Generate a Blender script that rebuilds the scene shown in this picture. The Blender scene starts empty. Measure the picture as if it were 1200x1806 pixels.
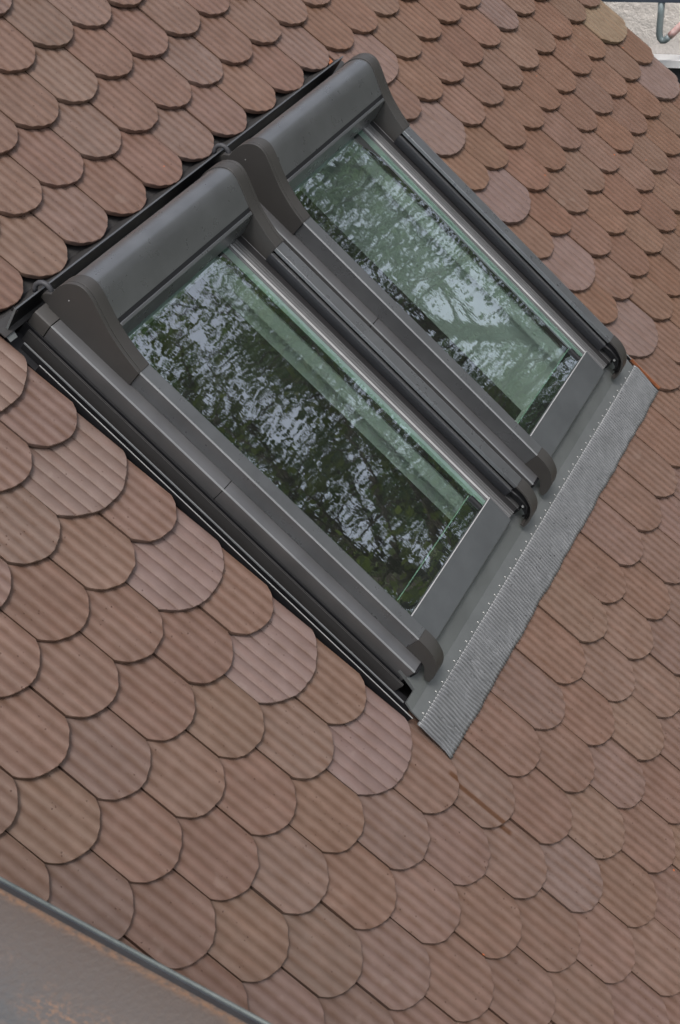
import bpy, math, random
from mathutils import Matrix, Vector

random.seed(7)
scene = bpy.context.scene
C = scene.collection
R = math.radians

# ------------------------------------------------------------------ frame of the roof
# local roof frame: x along the eaves, y up the slope, z out of the roof; 45 degree pitch
PITCH = R(45)
M_ROOF = Matrix.Rotation(PITCH, 4, 'X')

# ------------------------------------------------------------------ camera
cam = bpy.data.cameras.new('camera')
cam_o = bpy.data.objects.new('camera', cam)
C.objects.link(cam_o)
right = Vector((0.46177147, -0.71521134, 0.52463306))
up = Vector((0.59002878, 0.68931024, 0.42037772))
back = -Vector((0.66229386, -0.11543016, -0.74029908))
mc = Matrix((right, up, back)).transposed().to_4x4()
mc.translation = Vector((-1.11738892, 0.52756363, 2.53717087))
cam_o.matrix_world = M_ROOF @ mc
cam.sensor_fit = 'VERTICAL'
cam.sensor_height = 36.0
cam.sensor_width = 24.0
cam.lens = 2263.55 / 1806 * 36
cam.clip_start = 0.05
cam.clip_end = 2000
cam.dof.use_dof = True
cam.dof.focus_distance = 3.1
cam.dof.aperture_fstop = 11
scene.camera = cam_o

# ------------------------------------------------------------------ sky, sun, exposure
SUN_EL, SUN_AZ = R(66), R(240)          # azimuth from +Y (ridge side) towards +X
world = bpy.data.worlds.new('World')
scene.world = world
world.use_nodes = True
wn = world.node_tree
wn.nodes.clear()
sky = wn.nodes.new('ShaderNodeTexSky')
sky.sky_type = 'NISHITA'
sky.sun_disc = False
sky.sun_elevation = SUN_EL
sky.sun_rotation = SUN_AZ
sky.air_density = 1.0
sky.dust_density = 4.0
sky.ozone_density = 1.0
hs = wn.nodes.new('ShaderNodeHueSaturation')
hs.inputs['Saturation'].default_value = 0.38
bg = wn.nodes.new('ShaderNodeBackground')
bg.inputs['Strength'].default_value = 0.15
wo = wn.nodes.new('ShaderNodeOutputWorld')
wn.links.new(sky.outputs[0], hs.inputs['Color'])
tc = wn.nodes.new('ShaderNodeTexCoord')
sp = wn.nodes.new('ShaderNodeSeparateXYZ')
mr = wn.nodes.new('ShaderNodeMapRange')
mr.inputs['From Min'].default_value = 0.0
mr.inputs['From Max'].default_value = 1.0
mr.inputs['To Min'].default_value = 1.0
mr.inputs['To Max'].default_value = 1.12
vm = wn.nodes.new('ShaderNodeVectorMath')
vm.operation = 'SCALE'
wn.links.new(tc.outputs['Generated'], sp.inputs[0])
wn.links.new(sp.outputs[2], mr.inputs['Value'])
wn.links.new(hs.outputs[0], vm.inputs[0])
wn.links.new(mr.outputs[0], vm.inputs['Scale'])
wn.links.new(vm.outputs[0], bg.inputs['Color'])
wn.links.new(bg.outputs[0], wo.inputs['Surface'])

sun = bpy.data.lights.new('sun', 'SUN')
sun.energy = 1.2
sun.angle = R(14)
sun.color = (1.0, 0.96, 0.9)
sun_o = bpy.data.objects.new('sun', sun)
C.objects.link(sun_o)
sd = Vector((math.cos(SUN_EL) * math.sin(SUN_AZ), math.cos(SUN_EL) * math.cos(SUN_AZ), math.sin(SUN_EL)))
sun_o.rotation_euler = (-sd).to_track_quat('-Z', 'Y').to_euler()
sun_o.location = sd * 30

scene.view_settings.view_transform = 'Standard'
scene.view_settings.look = 'None'
scene.view_settings.exposure = 0.34
scene.view_settings.gamma = 1.0
scene.view_settings.use_curve_mapping = False

# ------------------------------------------------------------------ mesh helper
class MB:
    def __init__(s):
        s.v, s.f = [], []

    def add(s, vs, fs):
        o = len(s.v)
        s.v += [tuple(p) for p in vs]
        s.f += [tuple(i + o for i in f) for f in fs]
        return s

    def box(s, x0, x1, y0, y1, z0, z1):
        v = [(x, y, z) for z in (z0, z1) for y in (y0, y1) for x in (x0, x1)]
        return s.add(v, [(0, 2, 3, 1), (4, 5, 7, 6), (0, 1, 5, 4), (2, 6, 7, 3), (0, 4, 6, 2), (1, 3, 7, 5)])

    def prism_x(s, yz, x0, x1):
        """closed polygon given counter-clockwise seen from +x"""
        n = len(yz)
        v = [(x0, y, z) for y, z in yz] + [(x1, y, z) for y, z in yz]
        f = [tuple(range(n - 1, -1, -1)), tuple(range(n, 2 * n))]
        f += [(i, (i + 1) % n, n + (i + 1) % n, n + i) for i in range(n)]
        return s.add(v, f)

    def prism_y(s, xz, y0, y1):
        """closed polygon in x,z; counter-clockwise seen from -y"""
        n = len(xz)
        v = [(x, y0, z) for x, z in xz] + [(x, y1, z) for x, z in xz]
        f = [tuple(range(n)), tuple(range(2 * n - 1, n - 1, -1))]
        f += [((i + 1) % n, i, n + i, n + (i + 1) % n) for i in range(n)]
        return s.add(v, f)

    def tube(s, pts, r, n=10, closed=False):
        pts = [Vector(p) for p in pts]
        m = len(pts)
        rings = []
        prev = None
        for i, p in enumerate(pts):
            if closed:
                t = pts[(i + 1) % m] - pts[i - 1]
            else:
                t = pts[min(i + 1, m - 1)] - pts[max(i - 1, 0)]
            t.normalize()
            if prev is None:
                a = Vector((0, 0, 1)) if abs(t.z) < 0.9 else Vector((1, 0, 0))
                prev = (a - t * a.dot(t)).normalized()
            else:
                prev = (prev - t * prev.dot(t)).normalized()
            b = t.cross(prev)
            rr = r[i] if isinstance(r, (list, tuple)) else r
            rings.append([p + (prev * math.cos(k * 2 * math.pi / n) + b * math.sin(k * 2 * math.pi / n)) * rr for k in range(n)])
        v = [q for g in rings for q in g]
        f = []
        for i in range(m if closed else m - 1):
            j = (i + 1) % m
            for k in range(n):
                f.append((i * n + k, i * n + (k + 1) % n, j * n + (k + 1) % n, j * n + k))
        if not closed:
            f.append(tuple(range(n - 1, -1, -1)))
            f.append(tuple((m - 1) * n + k for k in range(n)))
        return s.add(v, f)

    def build(s, name, mat, parent=None, smooth=False, bevel=0.0, matrix=None):
        me = bpy.data.meshes.new(name)
        me.from_pydata(s.v, [], s.f)
        me.materials.append(mat)
        if smooth:
            me.shade_smooth() if smooth is True else me.shade_auto(smooth)
        me.update()
        o = bpy.data.objects.new(name, me)
        C.objects.link(o)
        if parent is not None:
            o.parent = parent
        if matrix is not None:
            o.matrix_local = matrix
        if bevel:
            b = o.modifiers.new('bevel', 'BEVEL')
            b.width = bevel
            b.segments = 2
            b.limit_method = 'ANGLE'
            b.angle_limit = R(40)
            b.harden_normals = False
        return o


def _auto(me, ang):
    me.shade_smooth()
    me.set_sharp_from_angle(angle=ang)


bpy.types.Mesh.shade_auto = _auto
AUTO = R(35)


def tag(o, label=None, cat=None, group=None, kind=None):
    if label: o['label'] = label
    if cat: o['category'] = cat
    if group: o['group'] = group
    if kind: o['kind'] = kind
    return o


def empty(name, loc, roof=True, rz=0.0):
    o = bpy.data.objects.new(name, None)
    C.objects.link(o)
    o.empty_display_size = 0.1
    m = Matrix.Translation(loc) @ Matrix.Rotation(rz, 4, 'Z')
    o.matrix_world = (M_ROOF @ m) if roof else m
    return o


def copy_tree(o, parent=None):
    c = o.copy()
    C.objects.link(c)
    c.parent = parent
    for ch in list(o.children):
        copy_tree(ch, c)
    return c


# ------------------------------------------------------------------ materials
class NT:
    def __init__(s, name):
        s.m = bpy.data.materials.new(name)
        s.m.use_nodes = True
        s.t = s.m.node_tree
        s.b = s.t.nodes['Principled BSDF']
        s.out = s.t.nodes['Material Output']

    def n(s, typ, **kw):
        q = s.t.nodes.new('ShaderNode' + typ)
        for k, v in kw.items():
            if hasattr(q, k) and not k.startswith('i_'):
                setattr(q, k, v)
            else:
                q.inputs[k[2:].replace('_', ' ')].default_value = v
        return q

    def l(s, a, b):
        s.t.links.new(a, b)

    def noise(s, vec, scale, detail=4, rough=0.55, dist=0.0):
        q = s.n('TexNoise')
        q.inputs['Scale'].default_value = scale
        q.inputs['Detail'].default_value = detail
        q.inputs['Roughness'].default_value = rough
        q.inputs['Distortion'].default_value = dist
        if vec is not None: s.l(vec, q.inputs['Vector'])
        return q.outputs['Fac']

    def ramp(s, fac, stops):
        q = s.n('ValToRGB')
        e = q.color_ramp.elements
        while len(e) < len(stops): e.new(0.5)
        for i, (p, c) in enumerate(stops):
            e[i].position = p
            e[i].color = (c, c, c, 1) if isinstance(c, (int, float)) else (*c, 1)
        s.l(fac, q.inputs['Fac'])
        return q.outputs['Color']

    def mix(s, fac, a, b, mode='MIX'):
        q = s.n('Mix', data_type='RGBA', blend_type=mode)
        for v, i in ((fac, 0), (a, 6), (b, 7)):
            if hasattr(v, 'is_output'): s.l(v, q.inputs[i])
            elif isinstance(v, (int, float)): q.inputs[i].default_value = v if i == 0 else (v, v, v, 1)
            else: q.inputs[i].default_value = (*v, 1)
        return q.outputs[2]

    def math(s, op, a, b=None):
        q = s.n('Math', operation=op)
        for v, i in ((a, 0), (b, 1)):
            if v is None: continue
            if hasattr(v, 'is_output'): s.l(v, q.inputs[i])
            else: q.inputs[i].default_value = v
        return q.outputs[0]

    def bump(s, h, dist, strength=1.0):
        q = s.n('Bump')
        q.inputs['Distance'].default_value = dist
        q.inputs['Strength'].default_value = strength
        s.l(h, q.inputs['Height'])
        s.l(q.outputs[0], s.b.inputs['Normal'])

    def roofpos(s):
        g = s.n('NewGeometry')
        q = s.n('VectorRotate', rotation_type='X_AXIS')
        q.inputs['Angle'].default_value = -PITCH
        s.l(g.outputs['Position'], q.inputs['Vector'])
        return q.outputs[0]

    def objpos(s):
        return s.n('TexCoord').outputs['Object']


def paint(name, col, rough=0.42, spec=0.5, speck=0.0, coat=0.0, metallic=0.0):
    t = NT(name)
    p = t.roofpos()
    a = t.noise(p, 9, 5)
    c = t.mix(t.ramp(a, [(0.3, 0.0), (0.75, 1.0)]), [k * 0.88 for k in col], [min(1, k * 1.12) for k in col])
    if speck:
        v = t.n('TexVoronoi')
        v.inputs['Scale'].default_value = 160
        t.l(p, v.inputs['Vector'])
        sp = t.ramp(v.outputs['Distance'], [(0.03, 1.0), (0.09, 0.0)])
        gate = t.ramp(t.noise(p, 30, 2), [(0.56, 0.0), (0.62, 1.0)])
        c = t.mix(t.math('MULTIPLY', t.math('MULTIPLY', sp, gate), speck), c, (0.42, 0.40, 0.37))
    t.l(c, t.b.inputs['Base Color'])
    rr = t.n('MapRange')
    rr.inputs['To Min'].default_value = rough - 0.06
    rr.inputs['To Max'].default_value = rough + 0.08
    t.l(t.noise(p, 22, 4), rr.inputs['Value'])
    t.l(rr.outputs[0], t.b.inputs['Roughness'])
    t.b.inputs['Specular IOR Level'].default_value = spec
    t.b.inputs['Coat Weight'].default_value = coat
    t.b.inputs['Metallic'].default_value = metallic
    t.bump(t.noise(p, 1400, 2), 0.00008)
    return t.m


M = {}
M['metal'] = paint('painted_aluminium', (0.182, 0.187, 0.195), 0.28, 0.6, 0.12, 0.0, 0.62)
M['cover'] = paint('shaded_cover_aluminium', (0.108, 0.107, 0.110), 0.33, 0.6, 0.15, 0.0, 0.5)  # same metal as the rails, with the shade beside them put into the colour
M['sill'] = paint('shaded_sill_aluminium', (0.13, 0.138, 0.144), 0.34, 0.55, 0.15, 0.0, 0.5)  # rail paint again, darkened for the weaker light on the sill
M['plastic'] = paint('dark_plastic', (0.048, 0.045, 0.043), 0.44, 0.45)
M['darkmetal'] = paint('dark_cover', (0.040, 0.038, 0.038), 0.5, 0.45, 0.6)
M['apron'] = paint('apron_aluminium', (0.115, 0.122, 0.124), 0.4, 0.55, 0.8)
M['black'] = paint('black_rubber', (0.012, 0.012, 0.014), 0.5, 0.4, 0.25)
M['blackplate'] = paint('black_plate', (0.010, 0.010, 0.012), 0.45, 0.4)
M['trim'] = paint('bright_trim', (0.34, 0.34, 0.34), 0.28, 0.7)
M['sash'] = paint('sash_aluminium', (0.10, 0.099, 0.101), 0.3, 0.6)
M['innercover'] = paint('inner_cover', (0.020, 0.019, 0.020), 0.5, 0.4, 0.5)
M['lipblack'] = paint('lip_rubber', (0.022, 0.023, 0.027), 0.4, 0.5)
M['trim2'] = paint('edge_glint_and_bar', (0.17, 0.175, 0.18), 0.3, 0.6)  # light metal of the water bar; on the edge beads a painted glint
M['lining'] = paint('white_lining', (0.90, 0.92, 0.90), 0.6, 0.3)
M['room'] = paint('room_plaster', (0.22, 0.22, 0.20), 0.8, 0.2)
M['cable'] = paint('grey_cable', (0.05, 0.05, 0.055), 0.55, 0.4)
M['deck'] = paint('underlay', (0.02, 0.02, 0.022), 0.8, 0.2)
M['pale'] = paint('pale_spacer', (0.42, 0.49, 0.455), 0.35, 0.5)
M['greenedge'] = paint('green_glass_edge', (0.48, 0.66, 0.55), 0.25, 0.6)


def tile_mat():
    t = NT('engobed_clay')
    p = t.roofpos()
    oi = t.n('ObjectInfo')
    rnd = oi.outputs['Random']
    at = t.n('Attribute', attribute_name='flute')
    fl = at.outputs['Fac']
    off = t.n('VectorMath', operation='SCALE')
    comb = t.n('CombineXYZ')
    t.l(rnd, comb.inputs[0]); t.l(rnd, comb.inputs[1]); t.l(rnd, comb.inputs[2])
    t.l(comb.outputs[0], off.inputs[0]); off.inputs['Scale'].default_value = 37.0
    pv = t.n('VectorMath', operation='ADD')
    t.l(p, pv.inputs[0]); t.l(off.outputs[0], pv.inputs[1])
    P = pv.outputs[0]
    base = oi.outputs['Color']
    # cloudy engobe
    c = t.mix(t.ramp(t.noise(P, 14, 5, 0.6), [(0.3, 0.0), (0.72, 1.0)]), t.mix(1.0, base, (0.86, 0.83, 0.81), 'MULTIPLY'), t.mix(1.0, base, (1.10, 1.10, 1.11), 'MULTIPLY'))
    # streaks along the tile
    st = t.n('Mapping'); st.inputs['Scale'].default_value = (55, 7, 7)
    t.l(P, st.inputs['Vector'])
    c = t.mix(t.math('MULTIPLY', t.ramp(t.noise(st.outputs[0], 1, 4), [(0.45, 0.0), (0.75, 1.0)]), 0.35), c, t.mix(1.0, c, (1.12, 0.93, 0.82), 'MULTIPLY'))
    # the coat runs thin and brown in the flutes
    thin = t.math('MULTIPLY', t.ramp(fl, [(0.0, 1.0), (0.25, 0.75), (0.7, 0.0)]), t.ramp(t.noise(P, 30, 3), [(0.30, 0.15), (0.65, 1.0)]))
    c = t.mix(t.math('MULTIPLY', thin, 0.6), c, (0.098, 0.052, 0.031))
    # pits
    v = t.n('TexVoronoi'); v.inputs['Scale'].default_value = 62
    t.l(P, v.inputs['Vector'])
    gate = t.ramp(t.noise(P, 21, 2), [(0.52, 0.0), (0.60, 1.0)])
    pit = t.math('MULTIPLY', t.ramp(v.outputs['Distance'], [(0.07, 1.0), (0.17, 0.0)]), gate)
    c = t.mix(t.math('MULTIPLY', pit, 0.85), c, (0.055, 0.024, 0.015))
    # pale scuffs and rare orange chips
    g2 = t.ramp(t.noise(P, 11, 3), [(0.685, 0.0), (0.73, 1.0)])
    c = t.mix(t.math('MULTIPLY', g2, 0.10), c, (0.36, 0.29, 0.25))
    v2 = t.n('TexVoronoi'); v2.inputs['Scale'].default_value = 17
    t.l(P, v2.inputs['Vector'])
    sepc = t.n('SeparateColor'); t.l(v2.outputs['Color'], sepc.inputs[0])
    chip = t.math('MULTIPLY', t.ramp(t.math('ADD', v2.outputs['Distance'], t.math('MULTIPLY', t.noise(P, 120, 2), 0.10)), [(0.10, 1.0), (0.135, 0.0)]), t.math('GREATER_THAN', sepc.outputs[0], 0.945))
    c = t.mix(chip, c, (0.52, 0.13, 0.04))
    # one brown smear below the corner of the lead skirt
    sx = t.n('SeparateXYZ'); t.l(p, sx.inputs[0])
    def band(o, a, b, soft):
        q = t.n('MapRange', interpolation_type='SMOOTHSTEP'); q.inputs['From Min'].default_value = a - soft; q.inputs['From Max'].default_value = a + soft
        t.l(o, q.inputs['Value'])
        r = t.n('MapRange', interpolation_type='SMOOTHSTEP'); r.inputs['From Min'].default_value = b - soft; r.inputs['From Max'].default_value = b + soft
        t.l(o, r.inputs['Value'])
        return t.math('SUBTRACT', q.outputs[0], r.outputs[0])
    sm = t.math('MULTIPLY', band(sx.outputs[0], SMEAR[0], SMEAR[1], 0.0025), band(sx.outputs[1], SMEAR[2], SMEAR[3], 0.006))
    c = t.mix(t.math('MULTIPLY', sm, 0.75), c, (0.085, 0.035, 0.014))
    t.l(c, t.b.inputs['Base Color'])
    t.b.inputs['Roughness'].default_value = 0.46
    rr = t.n('MapRange'); rr.inputs['To Min'].default_value = 0.38; rr.inputs['To Max'].default_value = 0.58
    t.l(t.noise(P, 26, 4), rr.inputs['Value']); t.l(rr.outputs[0], t.b.inputs['Roughness'])
    t.b.inputs['Specular IOR Level'].default_value = 0.32
    h = t.math('SUBTRACT', t.math('ADD', t.noise(P, 260, 4), t.math('MULTIPLY', t.noise(P, 40, 3), 1.5)), t.math('MULTIPLY', pit, 2.0))
    t.bump(h, 0.0004, 0.8)
    return t.m


def glass_mat():
    t = NT('coated_glass')
    t.t.nodes.remove(t.b)
    p = t.roofpos()
    mp = t.n('Mapping'); mp.inputs['Scale'].default_value = (9.0, 5.0, 5.0); mp.inputs['Rotation'].default_value = (0, 0, 0.5)
    t.l(p, mp.inputs['Vector'])
    mp2 = t.n('Mapping'); mp2.inputs['Scale'].default_value = (60.0, 26.0, 30.0); mp2.inputs['Rotation'].default_value = (0, 0, 0.9)
    t.l(p, mp2.inputs['Vector'])
    h = t.math('ADD', t.noise(mp.outputs[0], 1, 2), t.math('MULTIPLY', t.noise(mp2.outputs[0], 1, 2), 0.10))
    bp = t.n('Bump'); bp.inputs['Distance'].default_value = 0.0003; bp.inputs['Strength'].default_value = 1.0
    t.l(h, bp.inputs['Height'])
    lw = t.n('LayerWeight'); lw.inputs['Blend'].default_value = 0.5
    fc = t.math('ADD', t.math('MULTIPLY', t.math('POWER', lw.outputs['Facing'], 4.0), 0.4), 0.50)
    gl = t.n('BsdfGlossy'); gl.inputs['Roughness'].default_value = 0.0
    gl.inputs['Color'].default_value = (0.93, 0.97, 1.0, 1)
    t.l(bp.outputs[0], gl.inputs['Normal'])
    tr = t.n('BsdfTransparent'); tr.inputs['Color'].default_value = (0.82, 0.97, 0.90, 1)
    mx = t.n('MixShader')
    t.l(fc, mx.inputs[0]); t.l(tr.outputs[0], mx.inputs[1]); t.l(gl.outputs[0], mx.inputs[2])
    df = t.n('BsdfDiffuse'); df.inputs['Color'].default_value = (0.55, 0.62, 0.57, 1)
    m2 = t.n('MixShader')
    t.l(t.ramp(t.noise(p, 7, 4), [(0.3, 0.008), (0.75, 0.025)]), m2.inputs[0])      # thin dust veil, added to brighten the dark reflections
    t.l(mx.outputs[0], m2.inputs[1]); t.l(df.outputs[0], m2.inputs[2])
    t.l(m2.outputs[0], t.out.inputs['Surface'])
    return t.m


def lead_mat():
    t = NT('pleated_aluminium')
    p = t.roofpos()
    c = t.mix(t.ramp(t.noise(p, 40, 4), [(0.3, 0.0), (0.7, 1.0)]), (0.15, 0.154, 0.16), (0.19, 0.194, 0.20))
    v = t.n('TexVoronoi'); v.inputs['Scale'].default_value = 48
    t.l(p, v.inputs['Vector'])
    c = t.mix(t.math('MULTIPLY', t.ramp(v.outputs['Distance'], [(0.06, 1.0), (0.16, 0.0)]), 0.8), c, (0.05, 0.05, 0.055))
    t.l(c, t.b.inputs['Base Color'])
    t.b.inputs['Metallic'].default_value = 0.3
    t.b.inputs['Roughness'].default_value = 0.42
    return t.m


def rust_mat(edge):
    t = NT('rusty_steel')
    p = t.objpos()
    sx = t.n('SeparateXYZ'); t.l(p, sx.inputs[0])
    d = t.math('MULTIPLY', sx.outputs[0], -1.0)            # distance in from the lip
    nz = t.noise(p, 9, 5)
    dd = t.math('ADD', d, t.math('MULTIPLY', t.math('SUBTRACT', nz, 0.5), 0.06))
    c = t.ramp(dd, [(0.0, (0.088, 0.068, 0.058)), (0.06, (0.098, 0.083, 0.076)), (0.11, (0.092, 0.087, 0.086)), (0.15, (0.068, 0.080, 0.087))])  # blue-grey inner end: worn zone, with sky reflection put into the colour
    mp = t.n('Mapping'); mp.inputs['Scale'].default_value = (190, 90, 90)
    t.l(p, mp.inputs['Vector'])
    fine = t.noise(mp.outputs[0], 1, 5, 0.65)
    band1 = t.ramp(t.math('ABSOLUTE', t.math('SUBTRACT', dd, 0.085)), [(0.0, 1.0), (0.035, 0.0)])
    band2 = t.ramp(t.math('ABSOLUTE', t.math('SUBTRACT', dd, 0.145)), [(0.0, 0.9), (0.02, 0.0)])
    band3 = t.ramp(t.math('ABSOLUTE', t.math('SUBTRACT', d, 0.004)), [(0.0, 0.8), (0.006, 0.0)])
    r = t.math('MULTIPLY', t.math('MULTIPLY', t.ramp(fine, [(0.48, 0.0), (0.62, 1.0)]), t.ramp(t.noise(p, 16, 3), [(0.45, 0.0), (0.58, 1.0)])), t.math('MAXIMUM', band1, band2))
    r = t.math('MAXIMUM', r, t.math('MULTIPLY', band3, t.ramp(fine, [(0.36, 0.0), (0.55, 1.0)])))
    c = t.mix(t.math('MULTIPLY', r, 0.5), c, (0.36, 0.18, 0.085))
    c = t.mix(t.math('MULTIPLY', t.ramp(t.noise(p, 150, 3), [(0.4, 0.0), (0.7, 1.0)]), 0.3), c, (0.10, 0.07, 0.055))
    t.l(c, t.b.inputs['Base Color'])
    t.b.inputs['Roughness'].default_value = 0.55
    t.b.inputs['Metallic'].default_value = 0.0
    t.bump(t.noise(p, 130, 4), 0.0012)
    return t.m


def plaster_mat():
    t = NT('rough_plaster')
    g = t.n('NewGeometry').outputs['Position']
    c = t.mix(t.noise(g, 2.0, 5), (0.80, 0.74, 0.69), (0.90, 0.85, 0.80))
    t.l(c, t.b.inputs['Base Color'])
    t.b.inputs['Roughness'].default_value = 0.9
    t.bump(t.noise(g, 26, 5, 0.65), 0.012)
    return t.m


def leaf_mat(name, a, b):
    t = NT(name)
    oi = t.n('NewGeometry')
    c = t.mix(t.noise(oi.outputs['Position'], 1.6, 4), a, b)
    t.l(c, t.b.inputs['Base Color'])
    t.b.inputs['Roughness'].default_value = 0.5
    tr = t.n('BsdfTranslucent'); t.l(c, tr.inputs['Color'])
    mx = t.n('MixShader'); mx.inputs[0].default_value = 0.45
    t.l(t.b.outputs[0], mx.inputs[1]); t.l(tr.outputs[0], mx.inputs[2])
    t.l(mx.outputs[0], t.out.inputs['Surface'])
    return t.m


def simple(name, a, b, scale, rough, bump=0.0, metallic=0.0):
    t = NT(name)
    p = t.n('NewGeometry').outputs['Position']
    t.l(t.mix(t.ramp(t.noise(p, scale, 5), [(0.3, 0.0), (0.7, 1.0)]), a, b), t.b.inputs['Base Color'])
    t.b.inputs['Roughness'].default_value = rough
    t.b.inputs['Metallic'].default_value = metallic
    if bump: t.bump(t.noise(p, scale * 4, 4), bump)
    return t.m


# ------------------------------------------------------------------ tile lattice
TW, TE, SAG, TT = 0.18, 0.162836, 0.056, 0.0165
SLOPE = 0.112
U_L, U_R = 4.5, 14.5                # the cut-out for the windows, in tile widths
U_VERGE = 24.0
SMEAR = (0.767, 0.782, -0.733, -0.50)
M['tile'] = tile_mat()
M['glass'] = glass_mat()
M['lead'] = lead_mat()

# ------------------------------------------------------------------ ground
GZ = -7.5
M['ground'] = simple('meadow', (0.035, 0.06, 0.02), (0.07, 0.085, 0.035), 0.7, 0.95)
g = MB()
g.add([(-400, -400, GZ), (400, -400, GZ), (400, 400, GZ), (-400, 400, GZ)], [(0, 1, 2, 3)])
tag(g.build('ground', M['ground']), 'grassy ground far below the roof', None, kind='structure')

# ------------------------------------------------------------------ the roof and its tiles
roof = empty('tiled_roof', (0, 0, 0))
tag(roof, 'steep roof of brown fluted beaver-tail tiles around the two windows', 'roof')

X_L, X_R = U_L * TW, U_R * TW
d = MB()
DZ0, DZ1 = -0.13, -0.085
d.box(-2.6, 0.895, -2.2, 2.6, DZ0, DZ1)
d.box(2.47, 4.30, -2.2, 2.6, DZ0, DZ1)
d.box(0.895, 2.47, -2.2, -0.255, DZ0, DZ1)
d.box(0.895, 2.47, 1.01, 2.6, DZ0, DZ1)
d.box(1.655, 1.715, -0.255, 1.01, DZ0, DZ1)
d.build('underlay_deck', M['deck'], roof)


def tile_mesh(width, nfl, depth, seed, sharp=1.0):
    rs = random.Random(seed)
    hw = width / 2 - 0.0024
    # arc through the two shoulders
    sag = SAG * (1.0 if width < 0.2 else 1.25)
    rad = (hw * hw + sag * sag) / (2 * sag)
    top = 0.318
    ns = 8
    n = nfl * ns
    v, f, fl = [], [], []
    cols = []
    rs_f, rs_p = rs.uniform(40, 110), rs.uniform(0, 6)
    for i in range(n + 1):
        x = -hw + 2 * hw * i / n
        s = abs(math.sin(math.pi * (i / ns)))
        fv = s ** sharp if sharp < 1.5 else s * s
        yb = -(math.sqrt(max(0, rad * rad - x * x)) - (rad - sag)) + rs.uniform(-0.0006, 0.0006) + 0.0012 * math.sin(x * rs_f + rs_p)
        cols.append((x, fv, yb))
    SL = SLOPE
    rings = 6
    for x, fv, yb in cols:
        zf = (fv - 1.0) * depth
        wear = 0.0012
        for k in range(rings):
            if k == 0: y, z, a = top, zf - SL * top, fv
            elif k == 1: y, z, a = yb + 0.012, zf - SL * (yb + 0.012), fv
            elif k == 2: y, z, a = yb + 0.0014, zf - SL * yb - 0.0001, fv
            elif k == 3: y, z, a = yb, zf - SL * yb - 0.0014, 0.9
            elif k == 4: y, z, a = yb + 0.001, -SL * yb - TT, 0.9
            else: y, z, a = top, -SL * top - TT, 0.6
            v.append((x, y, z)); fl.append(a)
    m = len(cols)
    for i in range(m - 1):
        for k in range(rings - 1):
            a = i * rings + k
            f.append((a, a + 1, a + 1 + rings, a + rings))
    f.append(tuple(range(rings - 1, -1, -1)))
    f.append(tuple((m - 1) * rings + k for k in range(rings)))
    f.append(tuple(x for i in range(m) for x in ()) or (0, rings, rings + rings - 1, rings - 1))
    me = bpy.data.meshes.new('roof_tile')
    me.from_pydata(v, [], f)
    me.materials.append(M['tile'])
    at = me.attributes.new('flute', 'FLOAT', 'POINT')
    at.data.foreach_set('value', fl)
    _auto(me, R(30))
    me.update()
    return me


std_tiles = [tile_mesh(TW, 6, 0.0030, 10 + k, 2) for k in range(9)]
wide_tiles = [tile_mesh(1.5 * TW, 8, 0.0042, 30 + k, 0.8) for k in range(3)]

BROWNS = [(0.156, 0.102, 0.082), (0.151, 0.095, 0.074), (0.159, 0.107, 0.088), (0.154, 0.096, 0.074), (0.149, 0.101, 0.083), (0.156, 0.100, 0.078)]
MAUVE = (0.164, 0.116, 0.102)
TAN = (0.190, 0.140, 0.098)


def place_tile(r, u0, wd, col=None):
    rs = random.Random(int(r * 1000 + u0 * 10 + 50000))
    me = rs.choice(wide_tiles if wd > 1.2 else std_tiles)
    o = bpy.data.objects.new('roof_tile', me)
    C.objects.link(o)
    o.parent = roof
    x = (u0 + wd / 2) * TW + rs.uniform(-0.0012, 0.0012)
    y = -r * TE + rs.uniform(-0.004, 0.004)
    o.location = (x, y, rs.uniform(-0.0012, 0.0018))
    o.rotation_euler = (rs.uniform(-0.008, 0.006), rs.uniform(-0.010, 0.010), rs.uniform(-0.010, 0.010))
    if rs.random() < 0.5 and wd < 1.2:
        o.scale = (0.9985, 1, 1)
    b = list(col or rs.choice(BROWNS))
    if u0 > 14 and col is None:
        b = [b[0] * 0.99, b[1] * 0.93, b[2] * 0.86]          # browner colour on the right-hand side
    k = rs.uniform(0.95, 1.05)
    o.color = (b[0] * k, b[1] * k * rs.uniform(0.98, 1.02), b[2] * k * rs.uniform(0.97, 1.03), 1)
    return o


MAUVE_AT = {(6, 4.0), (-1, 22.5), (-5, 19.5)}
vis = (-240, 1440, -240, 2060)
CI = cam_o.matrix_world.inverted() @ M_ROOF


def px(x, y, z):
    c = CI @ Vector((x, y, z))
    f = 2263.55
    return (600 + c.x / -c.z * f, 903 - c.y / -c.z * f) if c.z < 0 else (1e9, 1e9)


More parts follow.
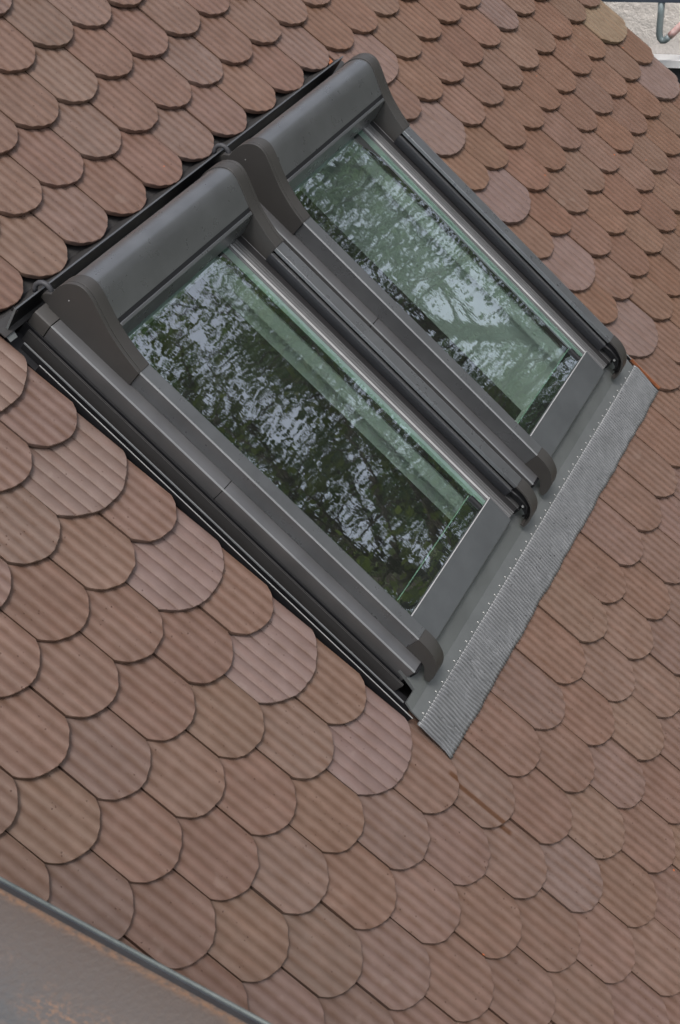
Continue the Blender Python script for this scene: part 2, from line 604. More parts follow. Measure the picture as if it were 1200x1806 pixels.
ntile = 0
for r in range(-14, 13):
    odd = r % 2 != 0
    us = []                                                    # (start, width)
    def span(a, b, wide_first=False, wide_last=False):
        out = []
        q = a
        if wide_first:
            out.append((q, 1.5)); q += 1.5
        end = b - (1.5 if wide_last else 0)
        while q < end - 0.01:
            out.append((q, 1.0)); q += 1.0
        if wide_last: out.append((q, 1.5))
        return out
    s0 = -3.5 if odd else -3.0
    if -6 <= r <= 3:
        us += span(s0, U_L, wide_last=not odd)
        us += span(U_R, U_VERGE, wide_first=not odd, wide_last=odd)
    else:
        us += span(s0, U_VERGE, wide_last=odd)
    for u0, wd in us:
        x, y = px((u0 + wd / 2) * TW, -r * TE + 0.05, 0)
        if not (vis[0] < x < vis[1] and vis[2] < y < vis[3]):
            continue
        col = None
        if wd > 1.2:
            col = MAUVE
            if r == -3 and u0 > 20: col = TAN
            if r < -7: col = None
            if r == -6: col = BROWNS[2]
        if (r, u0) in MAUVE_AT: col = MAUVE
        place_tile(r, u0, wd, col)
        ntile += 1
print('tiles', ntile)
# raw clay shows where tiles were cut along the opening
M['rawclay'] = simple('raw_clay', (0.26, 0.085, 0.035), (0.36, 0.13, 0.055), 60, 0.8, 0.0005)
for b in ((2.6088, 2.6104, -0.487, -0.335, -0.012, -0.002), (2.552, 2.575, 1.083, 1.10, -0.012, 0.001)):
    MB().box(*b).build('cut_edge', M['rawclay'], roof)

# ------------------------------------------------------------------ flashing round both windows
fl = empty('window_flashing', (0.83, -0.36, 0.0))
tag(fl, 'grey metal flashing with pleated skirt framing both roof windows', 'flashing')
FO = Vector((0.83, -0.36, 0.0))
FM = Matrix.Translation(-FO)


def fpart(mb, name, mat, smooth=False, bevel=0.0):
    return mb.build(name, mat, fl, smooth, bevel, FM)


# apron under the sills: slopes down from the frame, breaks, then runs flat to the skirt
ap = MB()
XA0, XA1 = 0.829, 2.575
prof = [(-0.235, 0.034), (-0.272, 0.028), (-0.328, 0.006), (-0.364, 0.002), (-0.364, -0.003), (-0.328, 0.0), (-0.235, 0.024)]
ap.prism_x(prof, 0.8765, 2.4985)
side = [(-0.300, 0.0165), (-0.328, 0.006), (-0.364, 0.002), (-0.364, -0.003), (-0.328, 0.0), (-0.300, 0.0095)]
ap.prism_x(side, XA0, 0.8764)
ap.prism_x(side, 2.4986, XA1)
fpart(ap, 'apron_sheet', M['apron'])
# upturned edge against the side gutter
# stitches along the seam
stt = MB()
x = XA0 + 0.02
rs = random.Random(3)
while x < XA1 - 0.01:
    y0 = -0.3575 + rs.uniform(-0.001, 0.001)
    stt.tube([(x, y0 - 0.003, 0.0035), (x, y0, 0.006), (x, y0 + 0.003, 0.0045)], 0.0016, 6)
    x += 0.040 + rs.uniform(-0.002, 0.002)
tag(fpart(stt, 'stitching', M['trim']), kind='stuff')
# pleated skirt
sk = MB()
P0, P1 = 0.814, 2.590
pitch = 0.0118
per = 6
nc = int((P1 - P0) / pitch) * per
nr = 14
rs = random.Random(11)
wob = [rs.uniform(-1, 1) for _ in range(nc + 1)]
def vn(a, b, s=0):
    return math.sin(a * 12.9 + s) * math.sin(b * 31.7 + 1.3 * s) + 0.6 * math.sin(a * 41.3 + b * 17 + 2 * s) + 0.4 * math.sin(a * 87 - b * 53 + s)
dents = [(rs.uniform(P0, P1), rs.uniform(-0.475, -0.375), rs.uniform(0.002, 0.0034)) for _ in range(170)]
grid_d = {}
for dn in dents:
    grid_d.setdefault(int(dn[0] / 0.05), []).append(dn)
for i in range(nc + 1):
    x = P0 + (P1 - P0) * i / nc
    for j in range(nr + 1):
        s = j / nr
        low = -0.490 + 0.0015 * math.sin(x * 23) + 0.001 * math.sin(x * 61 + 1) + 0.0012 * math.sin(i * 2 * math.pi / per)
        y = -0.361 + (low + 0.361) * s
        amp = 0.0062 * (1 + 0.12 * vn(x * 0.7, y, 4)) * (1.0 if j > 1 else (0.25, 0.7)[j])
        xx = x + 0.0022 * vn(x, y * 2.0, 1) * s
        # tiles of the course below raise and drop the skirt
        q = (x / TW) % 1.0
        z = -0.001 - 0.012 * s + 0.0035 * s * math.sin(q * math.pi) + amp * (2.0 * math.sqrt(abs(math.cos(i * math.pi / per))) - 1.0) + 0.0007 * vn(x * 0.8, y, 2) * s
        for k in (-1, 0, 1):
            for dn in grid_d.get(int(x / 0.05) + k, ()):
                dd = ((x - dn[0]) / dn[2]) ** 2 + ((y - dn[1]) / (dn[2] * 1.4)) ** 2
                if dd < 4: z -= 0.005 * math.exp(-dd)
        sk.v.append((xx, y, z))
for i in range(nc):
    for j in range(nr):
        a = i * (nr + 1) + j
        sk.f.append((a, a + 1, a + nr + 2, a + nr + 1))
sko = fpart(sk, 'pleated_skirt', M['lead'], True)
so = sko.modifiers.new('thickness', 'SOLIDIFY'); so.thickness = 0.0012; so.offset = -1
# gutters beside and between the windows


def gutter(x_out, x_in, y0, y1, name):
    """channel with floor, outer upturn with a bright hem, a water bar and the upstand at the frame"""
    sg = 1 if x_in > x_out else -1
    a, b = sorted((x_out, x_in))
    m = MB()
    m.box(a, b, y0, y1, -0.030, -0.026)
    w0, w1 = sorted((x_in - 0.003 * sg, x_in))
    m.box(w0, w1, y0 + 0.08, y1, -0.0262, 0.018)
    cw = x_out + 0.0195 * sg
    m.box(cw - 0.0013, cw + 0.0013, y0 + 0.03, y1 - 0.035, -0.0262, -0.0036)
    o = fpart(m, name, M['black'])
    h = MB()
    w0, w1 = sorted((x_out, x_out + 0.0016 * sg))
    h.box(w0, w1, y0 - 0.012, y1 - 0.10, -0.0261, -0.0012)
    hh = h.build('outer_wall', M['black'], o)
    h = MB()
    h.box(w0, w1, y0 - 0.012, y1 - 0.10, -0.0011, 0.0012)
    h.build('hem', M['trim'], o)
    m2 = MB()
    c = x_out + 0.0195 * sg
    m2.prism_y([(c - 0.0016, -0.0035), (c + 0.0016, -0.0035), (c + 0.0013, 0.0005), (c - 0.0013, 0.0005)], y0 + 0.03, y1 - 0.035)
    m2.build('water_bar', M['trim2'], o)
    m3 = MB()
    c = x_in - 0.010 * sg
    m3.prism_y([(c - 0.0045, -0.026), (c + 0.0045, -0.026), (c + 0.003, 0.014), (c + 0.001, 0.014), (c, 0.009), (c - 0.001, 0.014), (c - 0.003, 0.014)], y0 + 0.06, y1 - 0.02)
    m3.build('sealing_bar', M['darkmetal'], o)
    return o


gutter(0.8165, 0.8735, -0.330, 1.035, 'side_gutter')
gutter(2.603, 2.501, -0.330, 1.035, 'side_gutter')
mg = MB()
mg.box(1.6725, 1.7005, -0.262, 1.0, -0.02, 0.004)
fpart(mg, 'middle_gutter', M['black'])
# top gutter sheet, upright black plate with its bent left end
tg = MB()
tg.prism_x([(1.035, 0.012), (1.075, 0.010), (1.10, -0.030), (1.36, -0.062), (1.36, -0.066), (1.098, -0.034), (1.073, 0.006), (1.035, 0.008)][::-1], 0.80, 2.60)
fpart(tg, 'top_gutter', M['darkmetal'])
foam = MB()
foam.box(0.83, 2.58, 1.145, 1.19, -0.036, -0.017)
fpart(foam, 'foam_strip', M['black'])
bp = MB()
bp.prism_x([(1.0478, 0.010), (1.0500, 0.010), (1.0580, 0.088), (1.0556, 0.088)], 0.823, 2.505)
bp.box(0.8225, 0.8245, 1.0505, 1.066, 0.072, 0.0885)
bpo = fpart(bp, 'black_back_plate', M['blackplate'])
hm = MB()
hm.prism_x([(1.0550, 0.0882), (1.0590, 0.0882), (1.0590, 0.0902), (1.0550, 0.0902)], 0.823, 2.505)
hm.build('hem', M['metal'], bpo)
en = MB()
en.add([(0.8205, 1.046, 0.012), (0.8205, 1.0545, 0.091), (0.8205, 1.0605, 0.091), (0.8205, 1.052, 0.012)], [(0, 1, 2, 3)])
en.add([(0.806, 1.02, 0.004), (0.832, 1.02, 0.004), (0.842, 1.060, 0.010), (0.806, 1.060, 0.010)], [(0, 1, 2, 3)])
ee = fpart(en, 'corner_sheet', M['apron'])
so = ee.modifiers.new('thickness', 'SOLIDIFY'); so.thickness = 0.0012

# ------------------------------------------------------------------ the roof window with its shutter
RW = 0.708                    # across the outer faces of the guide rails
ZB, ZT = 0.0636, 0.120        # cover plane, rail top
GZL = 0.050                   # glass plane
YB, YTOP = -0.262, 1.0
CAP_TOP = [(0.748, 0.1215), (0.775, 0.1265), (0.80, 0.1325), (0.83, 0.1415), (0.857, 0.1520), (0.882, 0.1645), (0.905, 0.1775), (0.928, 0.1905), (0.947, 0.2000), (0.966, 0.2050), (0.984, 0.2020), (1.000, 0.1910), (1.013, 0.1750), (1.022, 0.1540), (1.0275, 0.1300), (1.0280, 0.1050), (1.0240, 0.0820), (1.0150, 0.0640), (1.000, 0.0525), (0.985, 0.0490)]
CAP_BOT = [(0.940, 0.0480), (0.895, 0.0495), (0.855, 0.0550), (0.820, 0.0610), (0.785, 0.0640), (0.748, 0.0640)]


def smooth_poly(p, k=3):
    """Catmull-Rom through the points"""
    out = []
    for i in range(len(p) - 1):
        p0 = Vector(p[max(i - 1, 0)]); p1 = Vector(p[i]); p2 = Vector(p[i + 1]); p3 = Vector(p[min(i + 2, len(p) - 1)])
        for j in range(k):
            t = j / k
            q = 0.5 * ((2 * p1) + (p2 - p0) * t + (2 * p0 - 5 * p1 + 4 * p2 - p3) * t * t + (3 * p1 - p0 - 3 * p2 + p3) * t ** 3)
            out.append(tuple(q))
    out.append(tuple(p[-1]))
    return out


def inset(poly, d):
    """move an open polyline to its right-hand side (inwards for CAP_TOP) by d"""
    out = []
    n = len(poly)
    for i in range(n):
        a = Vector(poly[max(i - 1, 0)]); b = Vector(poly[min(i + 1, n - 1)])
        t = (b - a).normalized()
        out.append((poly[i][0] + t.y * d, poly[i][1] - t.x * d))
    return out


def shaft(w, zb):
    a = MB()
    for x0, x1, y0, y1 in ((0.060, 0.075, -0.25, 0.97), (RW - 0.1, RW - 0.085, -0.25, 0.97), (0.0752, RW - 0.1002, -0.25, -0.20), (0.0752, RW - 0.1002, 0.88, 0.97)):
        a.box(x0, x1, y0, y1, zb, -0.0302)
    a.build('shaft_lining', M['lining'], w)


def make_window():
    w = empty('roof_window', (0, 0, 0))

    def mirrored(fn):
        for side in (0, 1):
            fn((lambda x: x) if side == 0 else (lambda x: RW - x), side)

    def bx(m, mb, x0, x1, *r):
        a, b = sorted((m(x0), m(x1)))
        mb.box(a, b, *r)

    def py(m, side, mb, xz, y0, y1):
        q = [(m(x), z) for x, z in xz]
        mb.prism_y(q if side == 0 else q[::-1], y0, y1)

    # --- sides
    def sides(m, side):
        # cover on the frame, lower and upper length with a seam between them
        seam = 0.405
        shape = [(-0.042, -0.028), (-0.002, -0.028), (0.042, -0.028), (0.042, ZB), (-0.034, ZB), (-0.0395, ZB - 0.0035), (-0.042, ZB - 0.010)]
        for y0, y1 in ((YB, seam - 0.0006), (seam + 0.0006, 0.978)):
            a = MB(); py(m, side, a, shape, y0, y1)
            a.build('frame_cover', M['cover'], w, AUTO, 0.0012)
        a = MB(); py(m, side, a, [(x * 1.0 - (0.002 if x < 0 else 0), z + (0.002 if z > 0 else 0)) for x, z in shape], 0.979, 1.030)
        a.build('frame_corner', M['plastic'], w, AUTO, 0.0015)
        a = MB(); py(m, side, a, [(-0.036, -0.02), (0.036, -0.02), (0.036, 0.056), (-0.030, 0.056)], YB - 0.010, YB - 0.0003)
        a.build('frame_end', M['black'], w, AUTO, 0.002)
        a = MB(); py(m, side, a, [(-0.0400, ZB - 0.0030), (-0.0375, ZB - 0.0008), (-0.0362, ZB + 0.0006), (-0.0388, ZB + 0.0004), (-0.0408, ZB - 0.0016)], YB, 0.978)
        a.build('cover_edge_glint', M['trim2'], w)  # lighter bead paints the highlight along the cover's edge
        # guide rail: an open channel, slot towards the glass
        a = MB()
        rail = [(0.0, ZB + 0.0008), (0.041, ZB + 0.0008), (0.041, 0.082), (0.0445, 0.084), (0.0455, 0.090), (0.0445, 0.0955), (0.040, 0.0965), (0.033, 0.0965), (0.033, 0.088),
                (0.010, 0.088), (0.010, 0.110), (0.036, 0.110), (0.036, 0.1075), (0.041, 0.1075), (0.041, ZT), (0.003, ZT), (0.0, ZT - 0.003)]
        py(m, side, a, rail, -0.207, 0.7478)
        ro = a.build('guide_rail', M['metal'], w, AUTO, 0.0010)
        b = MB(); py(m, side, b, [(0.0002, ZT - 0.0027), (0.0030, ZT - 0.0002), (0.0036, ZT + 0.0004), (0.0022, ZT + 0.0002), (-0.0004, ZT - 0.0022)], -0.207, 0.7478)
        b.build('rail_edge_glint', M['trim2'], ro)  # lighter bead paints the highlight on the rail's top edge
        b = MB(); bx(m, b, 0.012, 0.030, -0.2065, 0.7476, 0.0885, 0.1095)
        b.build('brush_seal', M['black'], ro)
        # its rounded lower end, hollow on the inside
        ocap = smooth_poly([(-0.2072, 0.1205), (-0.236, 0.1200), (-0.264, 0.1130), (-0.287, 0.1000), (-0.304, 0.0800), (-0.3145, 0.0560), (-0.319, 0.0300), (-0.316, 0.0240), (-0.305, 0.0245)], 3)
        icap = smooth_poly([(-0.299, 0.0290), (-0.292, 0.0400), (-0.278, 0.0560), (-0.258, 0.0645), (-0.2072, 0.0640)], 2)
        full = ocap + icap
        a = MB()
        x0, x1 = sorted((m(-0.0008), m(0.0052)))
        a.prism_x(full[::-1][::-1], x0, x1)
        ring = inset(ocap, -0.006)
        strip = ocap + ring[::-1]
        x0, x1 = sorted((m(0.0048), m(0.0418)))
        a.prism_x(strip, x0, x1)
        ec = a.build('rail_end', M['plastic'], w, AUTO, 0.0012)
        b = MB()
        core = [(-0.208, 0.112), (-0.235, 0.111), (-0.258, 0.104), (-0.276, 0.092), (-0.288, 0.074), (-0.289, 0.055), (-0.275, 0.060), (-0.25, 0.067), (-0.208, 0.067)]
        x0, x1 = sorted((m(0.0054), m(0.030)))
        b.prism_x(core, x0, x1)
        b.build('cavity_shade', M['black'], ec, False, 0.002)  # black filling paints the darkness inside the hollow end
        b = MB()
        cx = m(0.0315)
        b.tube([(m(0.0295), -0.268, 0.074), (m(0.034), -0.268, 0.074)], 0.0042, 10)
        b.build('screw', M['trim'], ec)
        b = MB()
        b.tube([(m(0.020), -0.296, 0.036), (m(0.026), -0.296, 0.050), (m(0.030), -0.290, 0.066), (m(0.036), -0.272, 0.088), (m(0.041), -0.235, 0.096), (m(0.043), -0.207, 0.0945)], 0.0035, 8)
        b.build('cable', M['black'], ec, True)
        # dark cover between rail and sash
        a = MB(); py(m, side, a, [(0.0422, 0.02), (0.0655, 0.02), (0.0655, ZB - 0.0012), (0.0422, ZB - 0.0012)], YB + 0.004, 0.86)
        a.build('inner_cover', M['innercover'], w)
        a = MB(); py(m, side, a, [(0.0413, ZB + 0.001), (0.0455, ZB + 0.001), (0.0485, 0.084), (0.0488, 0.091), (0.0480, 0.0965), (0.0458, 0.0975), (0.0461, 0.088)], -0.207, 0.7478)
        a.build('rail_lip', M['lipblack'], w, AUTO)
        # sash edge, stepped down to the pane with fine bright ribs
        a = MB()
        pr = [(0.0658, 0.02), (0.1060, 0.02), (0.1060, 0.0485), (0.1015, 0.0490), (0.1005, 0.0500), (0.0935, 0.0515), (0.0930, 0.0530), (0.0915, 0.0530), (0.0905, 0.0518),
              (0.0850, 0.0535), (0.0835, 0.0560), (0.0815, 0.0560), (0.0805, 0.0540), (0.0765, 0.0560), (0.0750, 0.0605), (0.0730, 0.0605), (0.0720, 0.0580), (0.0700, 0.0590), (0.0690, 0.0640), (0.0658, 0.0640)]
        py(m, side, a, pr, -0.258, 0.86)
        a.build('sash_edge', M['sash'], w, R(25))
        a = MB(); py(m, side, a, [(0.0858, 0.0535), (0.0925, 0.0522), (0.0925, 0.0536), (0.0858, 0.0548)], -0.174, 0.86)
        a.build('bright_bead', M['trim'], w)
        e = 0.0 if side else -0.0245
        if side:
            a = MB(); py(m, side, a, [(0.1012, 0.0480), (0.1260, 0.0480), (0.1260, 0.0487), (0.1012, 0.0502)], -0.174, 0.86)
            a.build('pane_border', M['pale'], w)
        a = MB(); py(m, side, a, [(0.1262 + e, 0.030), (0.1315 + e, 0.030), (0.1315 + e, 0.0487), (0.1262 + e, 0.0487)], -0.174, 0.86)
        a.build('gasket', M['black'], w)

    mirrored(sides)

    # --- sill cover
    a = MB()
    a.prism_x([(-0.176, 0.0570), (-0.176, 0.0530), (-0.262, 0.0490), (-0.262, 0.024), (-0.268, 0.024), (-0.2695, 0.0500), (-0.266, 0.0540)], 0.0865, RW - 0.0865)
    so = a.build('sill_cover', M['sill'], w, AUTO, 0.001)
    b = MB(); b.box(0.0865, RW - 0.0865, -0.2725, -0.2696, 0.026, 0.031)
    b.build('sill_lip', M['trim'], so)
    b = MB(); b.prism_x([(-0.1765, 0.0577), (-0.1765, 0.0586), (-0.1735, 0.0576), (-0.1735, 0.0566)][::-1], 0.0868, RW - 0.0868)
    b.build('sill_edge', M['trim'], so)
    # --- glazing: outer pane, stepped black band with the green edge of the inner pane
    a = MB(); a.add([(0.1008, -0.1755, GZL + 0.0006), (RW - 0.1008, -0.1755, GZL + 0.0006), (RW - 0.1008, 0.90, GZL + 0.0006), (0.1008, 0.90, GZL + 0.0006)], [(0, 1, 2, 3)])
    a.build('glass_pane', M['glass'], w)
    a = MB(); a.box(0.108, RW - 0.132, -0.174, -0.1245, 0.0440, 0.0470)
    a.build('black_border', M['blackplate'], w)
    a = MB(); a.box(0.108, RW - 0.132, -0.1243, -0.1218, 0.044, 0.0484)
    a.build('pane_edge', M['greenedge'], w)
    a = MB(); a.tube([(RW - 0.137, -0.171, 0.052), (RW - 0.137, -0.128, 0.052)], 0.0085, 12)
    a.build('corner_seal', M['black'], w, AUTO)
    # --- inner frame and white lining of the shaft, down to the room
    a = MB()
    for x0, x1, y0, y1 in ((0.040, 0.1060, -0.25, 0.97), (RW - 0.1265, RW - 0.040, -0.25, 0.97), (0.1062, RW - 0.1268, -0.25, -0.170), (0.1062, RW - 0.1268, 0.84, 0.97)):
        a.box(x0, x1, y0, y1, -0.03, 0.0195)
    a.build('sash_frame', M['lining'], w)
    # --- shutter box: hood, two end caps, curtain bar
    topc = smooth_poly(CAP_TOP, 3)
    cap = topc + smooth_poly(CAP_BOT, 2)
    box = empty('shutter_box', (0, 0, 0))
    box.parent = w
    box.matrix_local = Matrix()
    h = MB()
    hood = [p for p in inset(topc, 0.0035) if p[0] > 0.8735]
    inner = inset(hood, 0.004)
    h.prism_x((hood + inner[::-1])[::-1], 0.0405, RW - 0.0405)
    h.build('hood', M['metal'], box, AUTO)
    h = MB()
    h.prism_x([(0.8640, 0.1420), (0.8650, 0.1510), (0.8760, 0.1560), (0.8790, 0.1420)][::-1], 0.042, RW - 0.042)
    h.build('slot_seal', M['black'], box)
    h = MB()
    h.prism_x([(0.8555, 0.1510), (0.8640, 0.1545), (0.8655, 0.1500), (0.8530, 0.0780), (0.8425, 0.0780)], 0.043, RW - 0.043)
    h.build('curtain_bar', M['metal'], box, AUTO, 0.0012)
    h = MB(); h.prism_x([(0.8535, 0.0775), (0.8600, 0.1400), (1.0, 0.150), (1.010, 0.075), (0.95, 0.058), (0.86, 0.058)], 0.043, RW - 0.043)
    h.build('shutter_roll', M['black'], box)

    def caps(m, side):
        a = MB()
        x0, x1 = sorted((m(-0.005), m(0.0050)))
        a.prism_x(cap, x0, x1)
        ins = inset(topc, 0.0030)
        x0, x1 = sorted((m(0.0050), m(0.0065)))
        a.prism_x(ins + smooth_poly(CAP_BOT, 2), x0, x1)
        x0, x1 = sorted((m(0.0065), m(0.0410)))
        a.prism_x(cap, x0, x1)
        co = a.build('box_end_cap', M['plastic'], box, AUTO, 0.0016)
    mirrored(caps)

    def hooks(m, side):
        a = MB()
        pts = []
        cx, cy, cz = m(0.006), 1.052, 0.086
        for k in range(11):
            t = -0.9 + k * 0.47
            pts.append((cx + 0.010 * math.sin(t) * 0.3 + (0.004 * (k - 5) / 5), cy + 0.022 * math.cos(t), cz + 0.021 * math.sin(t)))
        a.tube(pts, 0.0068, 8)
        a.build('cable_loop', M['cable'], box, True)
    hooks(lambda x: x, 0)
    a = MB(); a.prism_x([(1.020, 0.060), (1.050, 0.066), (1.046, 0.092), (1.020, 0.115)], 0.000, 0.024)
    a.build('cable_block', M['plastic'], box, AUTO, 0.004)
    a = MB(); a.tube([(-0.0062, 0.985, 0.138), (-0.0048, 0.985, 0.138)], 0.0017, 8)
    a.build('screw', M['trim'], box)
    return w


w1 = make_window()
w1.matrix_world = M_ROOF @ Matrix.Translation((0.919, 0, 0))
tag(w1, 'left roof window with dark grey shutter box, its pane mostly reflecting dark foliage', 'roof window', 'pair of roof windows with roller shutters')
w2 = copy_tree(w1)
w2.matrix_world = M_ROOF @ Matrix.Translation((1.745, 0, 0))
shaft(w1, -0.105)
shaft(w2, -0.30)
w2['label'] = 'right roof window of the pair, pale green pane with bright white reflections'

# ------------------------------------------------------------------ attic room under the roof (seen dimly through the panes)
room = empty('attic_room', (0.2, -0.9, -2.6))
tag(room, 'dim attic room behind the window panes', None, kind='structure')
rm = MB()
for b in ((-0.6, 4.2, -1.9, 2.3, -2.62, -2.6), (-0.62, -0.6, -1.9, 2.3, -2.6, -0.131), (4.2, 4.22, -1.9, 2.3, -2.6, -0.131), (-0.6, 4.2, -1.92, -1.9, -2.6, -0.131), (-0.6, 4.2, 2.3, 2.32, -2.6, -0.131)):
    rm.box(*b)
rm.build('room_walls', M['room'], room, matrix=Matrix.Translation((-0.2, 0.9, 2.6)))

# ------------------------------------------------------------------ neighbour's plastered house beyond the verge, with a pipe rail in front
M['plaster'] = plaster_mat()
M['steel'] = simple('galvanised_pipe', (0.16, 0.20, 0.21), (0.27, 0.32, 0.33), 9, 0.5, 0.001, 0.3)
M['bluesteel'] = simple('blue_grey_bar', (0.035, 0.05, 0.075), (0.06, 0.075, 0.1), 6, 0.5)
M['tape'] = simple('red_white_tape', (0.62, 0.30, 0.28), (0.75, 0.58, 0.55), 45, 0.6)
M['whitepaint'] = simple('white_paint', (0.68, 0.69, 0.70), (0.8, 0.8, 0.8), 5, 0.6)
M['darkroof'] = simple('dark_slate', (0.03, 0.032, 0.036), (0.06, 0.06, 0.065), 3, 0.7)
HX = 4.8
house = empty('plastered_house', (HX, 3.0, GZ), roof=False)
tag(house, 'pale plastered house wall beyond the roof verge, top right corner', 'house')
HI = Matrix.Translation((-HX, -3.0, -GZ))
a = MB(); a.box(HX, HX + 3, -0.1, 9.0, GZ, 0.85); a.build('wall', M['plaster'], house, matrix=HI)
a = MB(); a.prism_y([(HX - 0.06, 0.86), (HX + 3.06, 0.86), (HX + 3.06, 0.93), (HX + 1.5, 1.5), (HX - 0.06, 0.93)], -0.15, 9.05); a.build('roof', M['darkroof'], house, matrix=HI)


def on_x(pxx, pyy, X):
    f = 2263.55
    q = cam_o.matrix_world @ Vector(((pxx - 600) / f, -(pyy - 903) / f, -1.0)) - cam_o.location
    return cam_o.location + q * ((X - cam_o.location.x) / q.x)


zl = on_x(1195, 107, HX - 0.08).z
a = MB(); a.box(HX - 0.08, HX - 0.003, -0.08, 8.5, zl - 0.035, zl); a.build('string_course', M['whitepaint'], house, matrix=HI)
a = MB(); a.box(HX - 0.05, HX - 0.003, -0.08, 8.5, zl - 0.40, zl - 0.037); a.build('dark_band', M['darkroof'], house, matrix=HI)

PX = HX - 0.13
zb_ = on_x(1150, 0, PX).z
rail = empty('pipe_rail', (PX, 1.0, zb_), roof=False)
tag(rail, 'bent grey pipe with pink tape hanging from a dark bar on the plaster wall', 'railing')
RI = Matrix.Translation((-PX, -1.0, -zb_))
ya = on_x(1120, 0, PX).y
a = MB(); a.box(PX - 0.016, PX + 0.016, -0.05, 4.0, zb_ - 0.006, zb_ + 0.04)
for yy in (-0.04, 3.8):
    a.box(PX + 0.016, HX - 0.001, yy, yy + 0.04, zb_, zb_ + 0.04)
a.build('bar', M['bluesteel'], rail, matrix=RI)
pts = [on_x(1167.5, -2, PX), on_x(1166.0, 25, PX), on_x(1163.5, 50, PX)]
for q in ((1163.2, 60), (1164.5, 67), (1168, 71.5), (1172.5, 71.5), (1177, 68), (1182, 63.5)):
    pts.append(on_x(q[0], q[1], PX))
pts2 = [on_x(q[0], q[1], PX) for q in ((1182, 63.5), (1190, 56), (1200, 46.5), (1225, 23))]
a = MB(); a.tube(pts, 0.0152, 14); a.build('bent_pipe', M['steel'], rail, True, matrix=RI)
a = MB(); a.tube(pts2, 0.0160, 14); a.build('taped_arm', M['tape'], rail, True, matrix=RI)

# ------------------------------------------------------------------ rusty steel ledge close to the camera
LZ = cam_o.location.z - 1.2


def on_z(pxx, pyy, Z):
    f = 2263.55
    q = cam_o.matrix_world @ Vector(((pxx - 600) / f, -(pyy - 903) / f, -1.0)) - cam_o.location
    return cam_o.location + q * ((Z - cam_o.location.z) / q.z)


A = on_z(0, 1566, LZ); B = on_z(470, 1824, LZ)
dv = (A - B); ang = math.atan2(dv.y, dv.x) - math.pi / 2
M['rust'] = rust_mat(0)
M['lip'] = simple('grey_lip', (0.07, 0.082, 0.08), (0.12, 0.135, 0.13), 30, 0.5, 0.0005)
M['lipin'] = simple('lip_side', (0.03, 0.034, 0.042), (0.05, 0.055, 0.062), 20, 0.5, 0.0005)
ledge = bpy.data.objects.new('steel_ledge', None)
C.objects.link(ledge)
ledge.matrix_world = Matrix.Translation(B) @ Matrix.Rotation(ang, 4, 'Z')
tag(ledge, 'rust-streaked steel ledge with raised lip, bottom left corner', 'ledge')
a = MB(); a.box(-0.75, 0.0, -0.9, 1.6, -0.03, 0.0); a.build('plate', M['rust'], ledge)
a = MB(); a.box(0.0, 0.005, -0.9, 1.6, -0.03, 0.015); a.build('lip_side', M['lipin'], ledge)
a = MB(); a.tube([(0.0035, -0.9, 0.0160), (0.0035, 1.6, 0.0160)], 0.0022, 10); a.build('rolled_lip', M['lip'], ledge, True)
a = MB()
for yy in (-0.7, 1.3):
    a.box(-0.62, -0.56, yy, yy + 0.06, -(LZ - GZ) + 0.01, -0.0302)
a.build('support_posts', M['lipin'], ledge)

# ------------------------------------------------------------------ trees in front of the eaves, mirrored in the panes
M['bark'] = simple('bark', (0.05, 0.035, 0.025), (0.11, 0.085, 0.065), 6, 0.9, 0.02)
LEAF = [leaf_mat('leaf_dark', (0.06, 0.105, 0.038), (0.11, 0.165, 0.065)), leaf_mat('leaf_mid', (0.075, 0.12, 0.045), (0.13, 0.18, 0.07)), leaf_mat('leaf_yellow', (0.06, 0.095, 0.02), (0.13, 0.15, 0.035))]


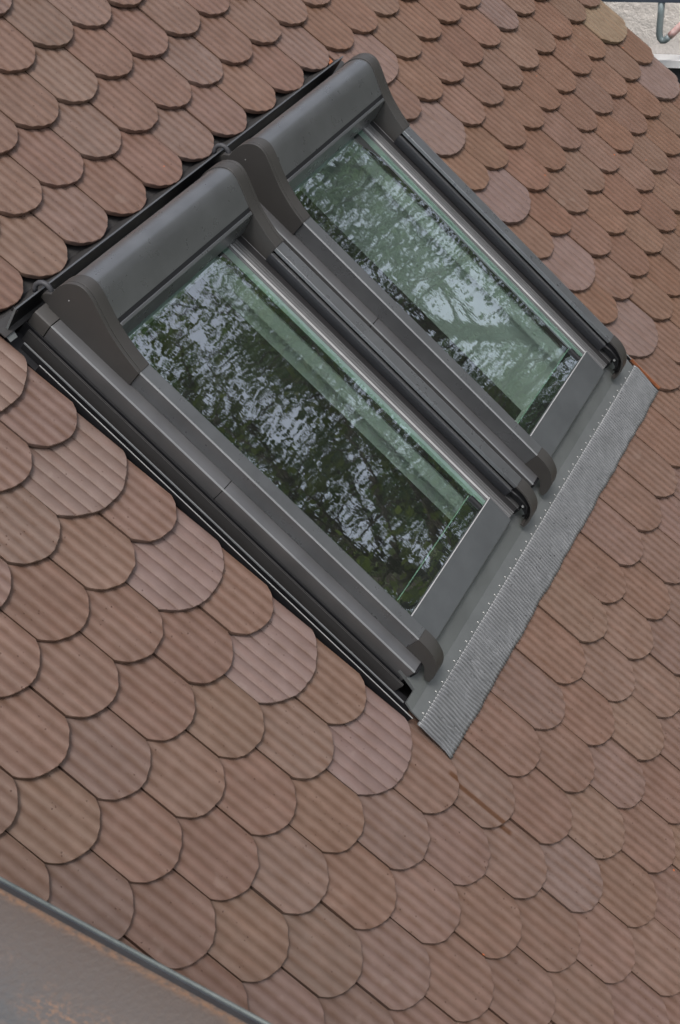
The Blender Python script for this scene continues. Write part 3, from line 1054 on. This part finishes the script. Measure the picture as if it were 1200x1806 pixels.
def tree(x, y, h, crad, n_leaf, seed, mat, label, cbase=0.28, lsize=0.098):
    rs = random.Random(seed)
    o = empty('broadleaf_tree', (x, y, GZ), roof=False)
    tag(o, label, 'tree', 'trees mirrored in the window panes')
    t = MB()
    pts, rr = [], []
    for k in range(9):
        s = k / 8
        pts.append((math.sin(s * 3 + seed) * 0.25 * s, math.cos(s * 2.3 + seed) * 0.25 * s, h * 0.93 * s)); rr.append(0.26 * (1 - s) ** 0.8 + 0.03)
    t.tube(pts, rr, 10)
    ends = []
    nb = 64
    for k in range(nb):
        s = cbase + (0.97 - cbase) * (k + rs.random()) / nb
        i = min(int(s * 8), 7)
        p = Vector(pts[i]).lerp(Vector(pts[i + 1]), s * 8 - i)
        q = (s - cbase) / (1 - cbase)
        ln = crad * (0.35 + 0.65 * math.sin(math.pi * min(1, q * 0.8 + 0.22))) * rs.uniform(0.7, 1.1)
        az = k * 2.4 + rs.uniform(-0.4, 0.4)
        el = 0.15 + 0.7 * q + rs.uniform(-0.15, 0.15)
        dirv = Vector((math.cos(az) * math.cos(el), math.sin(az) * math.cos(el), math.sin(el)))
        bp_, r_ = [p], [0.055 * (1.1 - q) + 0.02]
        cur = p
        for j in range(4):
            dirv = (dirv + Vector((rs.uniform(-0.25, 0.25), rs.uniform(-0.25, 0.25), rs.uniform(-0.1, 0.2)))).normalized()
            cur = cur + dirv * ln / 4
            bp_.append(cur); r_.append(r_[0] * (1 - (j + 1) / 4.6))
            for _ in range(3 if j else 1):
                td = (dirv + Vector((rs.gauss(0, 0.7), rs.gauss(0, 0.7), rs.gauss(0, 0.5)))).normalized()
                e = cur + td * rs.uniform(0.3, 0.9)
                t.tube([cur, cur.lerp(e, 0.5) + Vector((0, 0, 0.04)), e], [0.018, 0.012, 0.005], 4)
                ends.append((cur.lerp(e, 0.35), e, td))
        t.tube(bp_, r_, 6)
    t.build('trunk', M['bark'], o, True)
    vs, fs = [], []
    per = max(1, n_leaf // len(ends))
    for a_, e, td in ends:
        sc = rs.uniform(0.5, 1.5)
        for _ in range(int(per * sc)):
            c = a_.lerp(e, rs.random() * 1.15) + Vector((rs.gauss(0, 0.24), rs.gauss(0, 0.24), rs.gauss(0, 0.17)))
            ax = (td * 0.6 + Vector((rs.gauss(0, 0.6), rs.gauss(0, 0.6), rs.gauss(-0.2, 0.5)))).normalized()
            sd_ = ax.cross(Vector((rs.gauss(0, 0.5), rs.gauss(0, 0.5), 1))).normalized()
            L = lsize * rs.uniform(0.6, 1.25); W_ = L * rs.uniform(0.25, 0.36)
            nrm = ax.cross(sd_) * (L * 0.12)
            b0 = len(vs)
            vs += [c - ax * L * 0.5, c + sd_ * W_ - nrm, c + ax * L * 0.5 - nrm, c - sd_ * W_ - nrm]
            fs += [(b0, b0 + 1, b0 + 2), (b0, b0 + 2, b0 + 3)]
    m = MB(); m.v = [tuple(p) for p in vs]; m.f = fs
    m.build('crown', mat, o)
    return o


tree(12.8, -6.6, 17.5, 4.2, 28000, 1, LEAF[1], 'tall mid green tree mirrored in the right pane')
tree(11.0, -9.8, 21.0, 4.6, 50000, 2, LEAF[0], 'tall dark green tree mirrored in the left pane')
tree(17.5, -12.5, 17.0, 4.6, 62000, 3, LEAF[0], 'farther dark tree mirrored low in both panes', 0.15)
tree(8.2, -7.2, 19.0, 2.8, 20000, 4, LEAF[2], 'slender yellow-green tree mirrored at the top of the left pane', 0.4)
tree(14.2, -5.0, 18.5, 3.6, 24000, 8, LEAF[1], 'leafy tree mirrored at the top of the right pane', 0.2, 0.10)
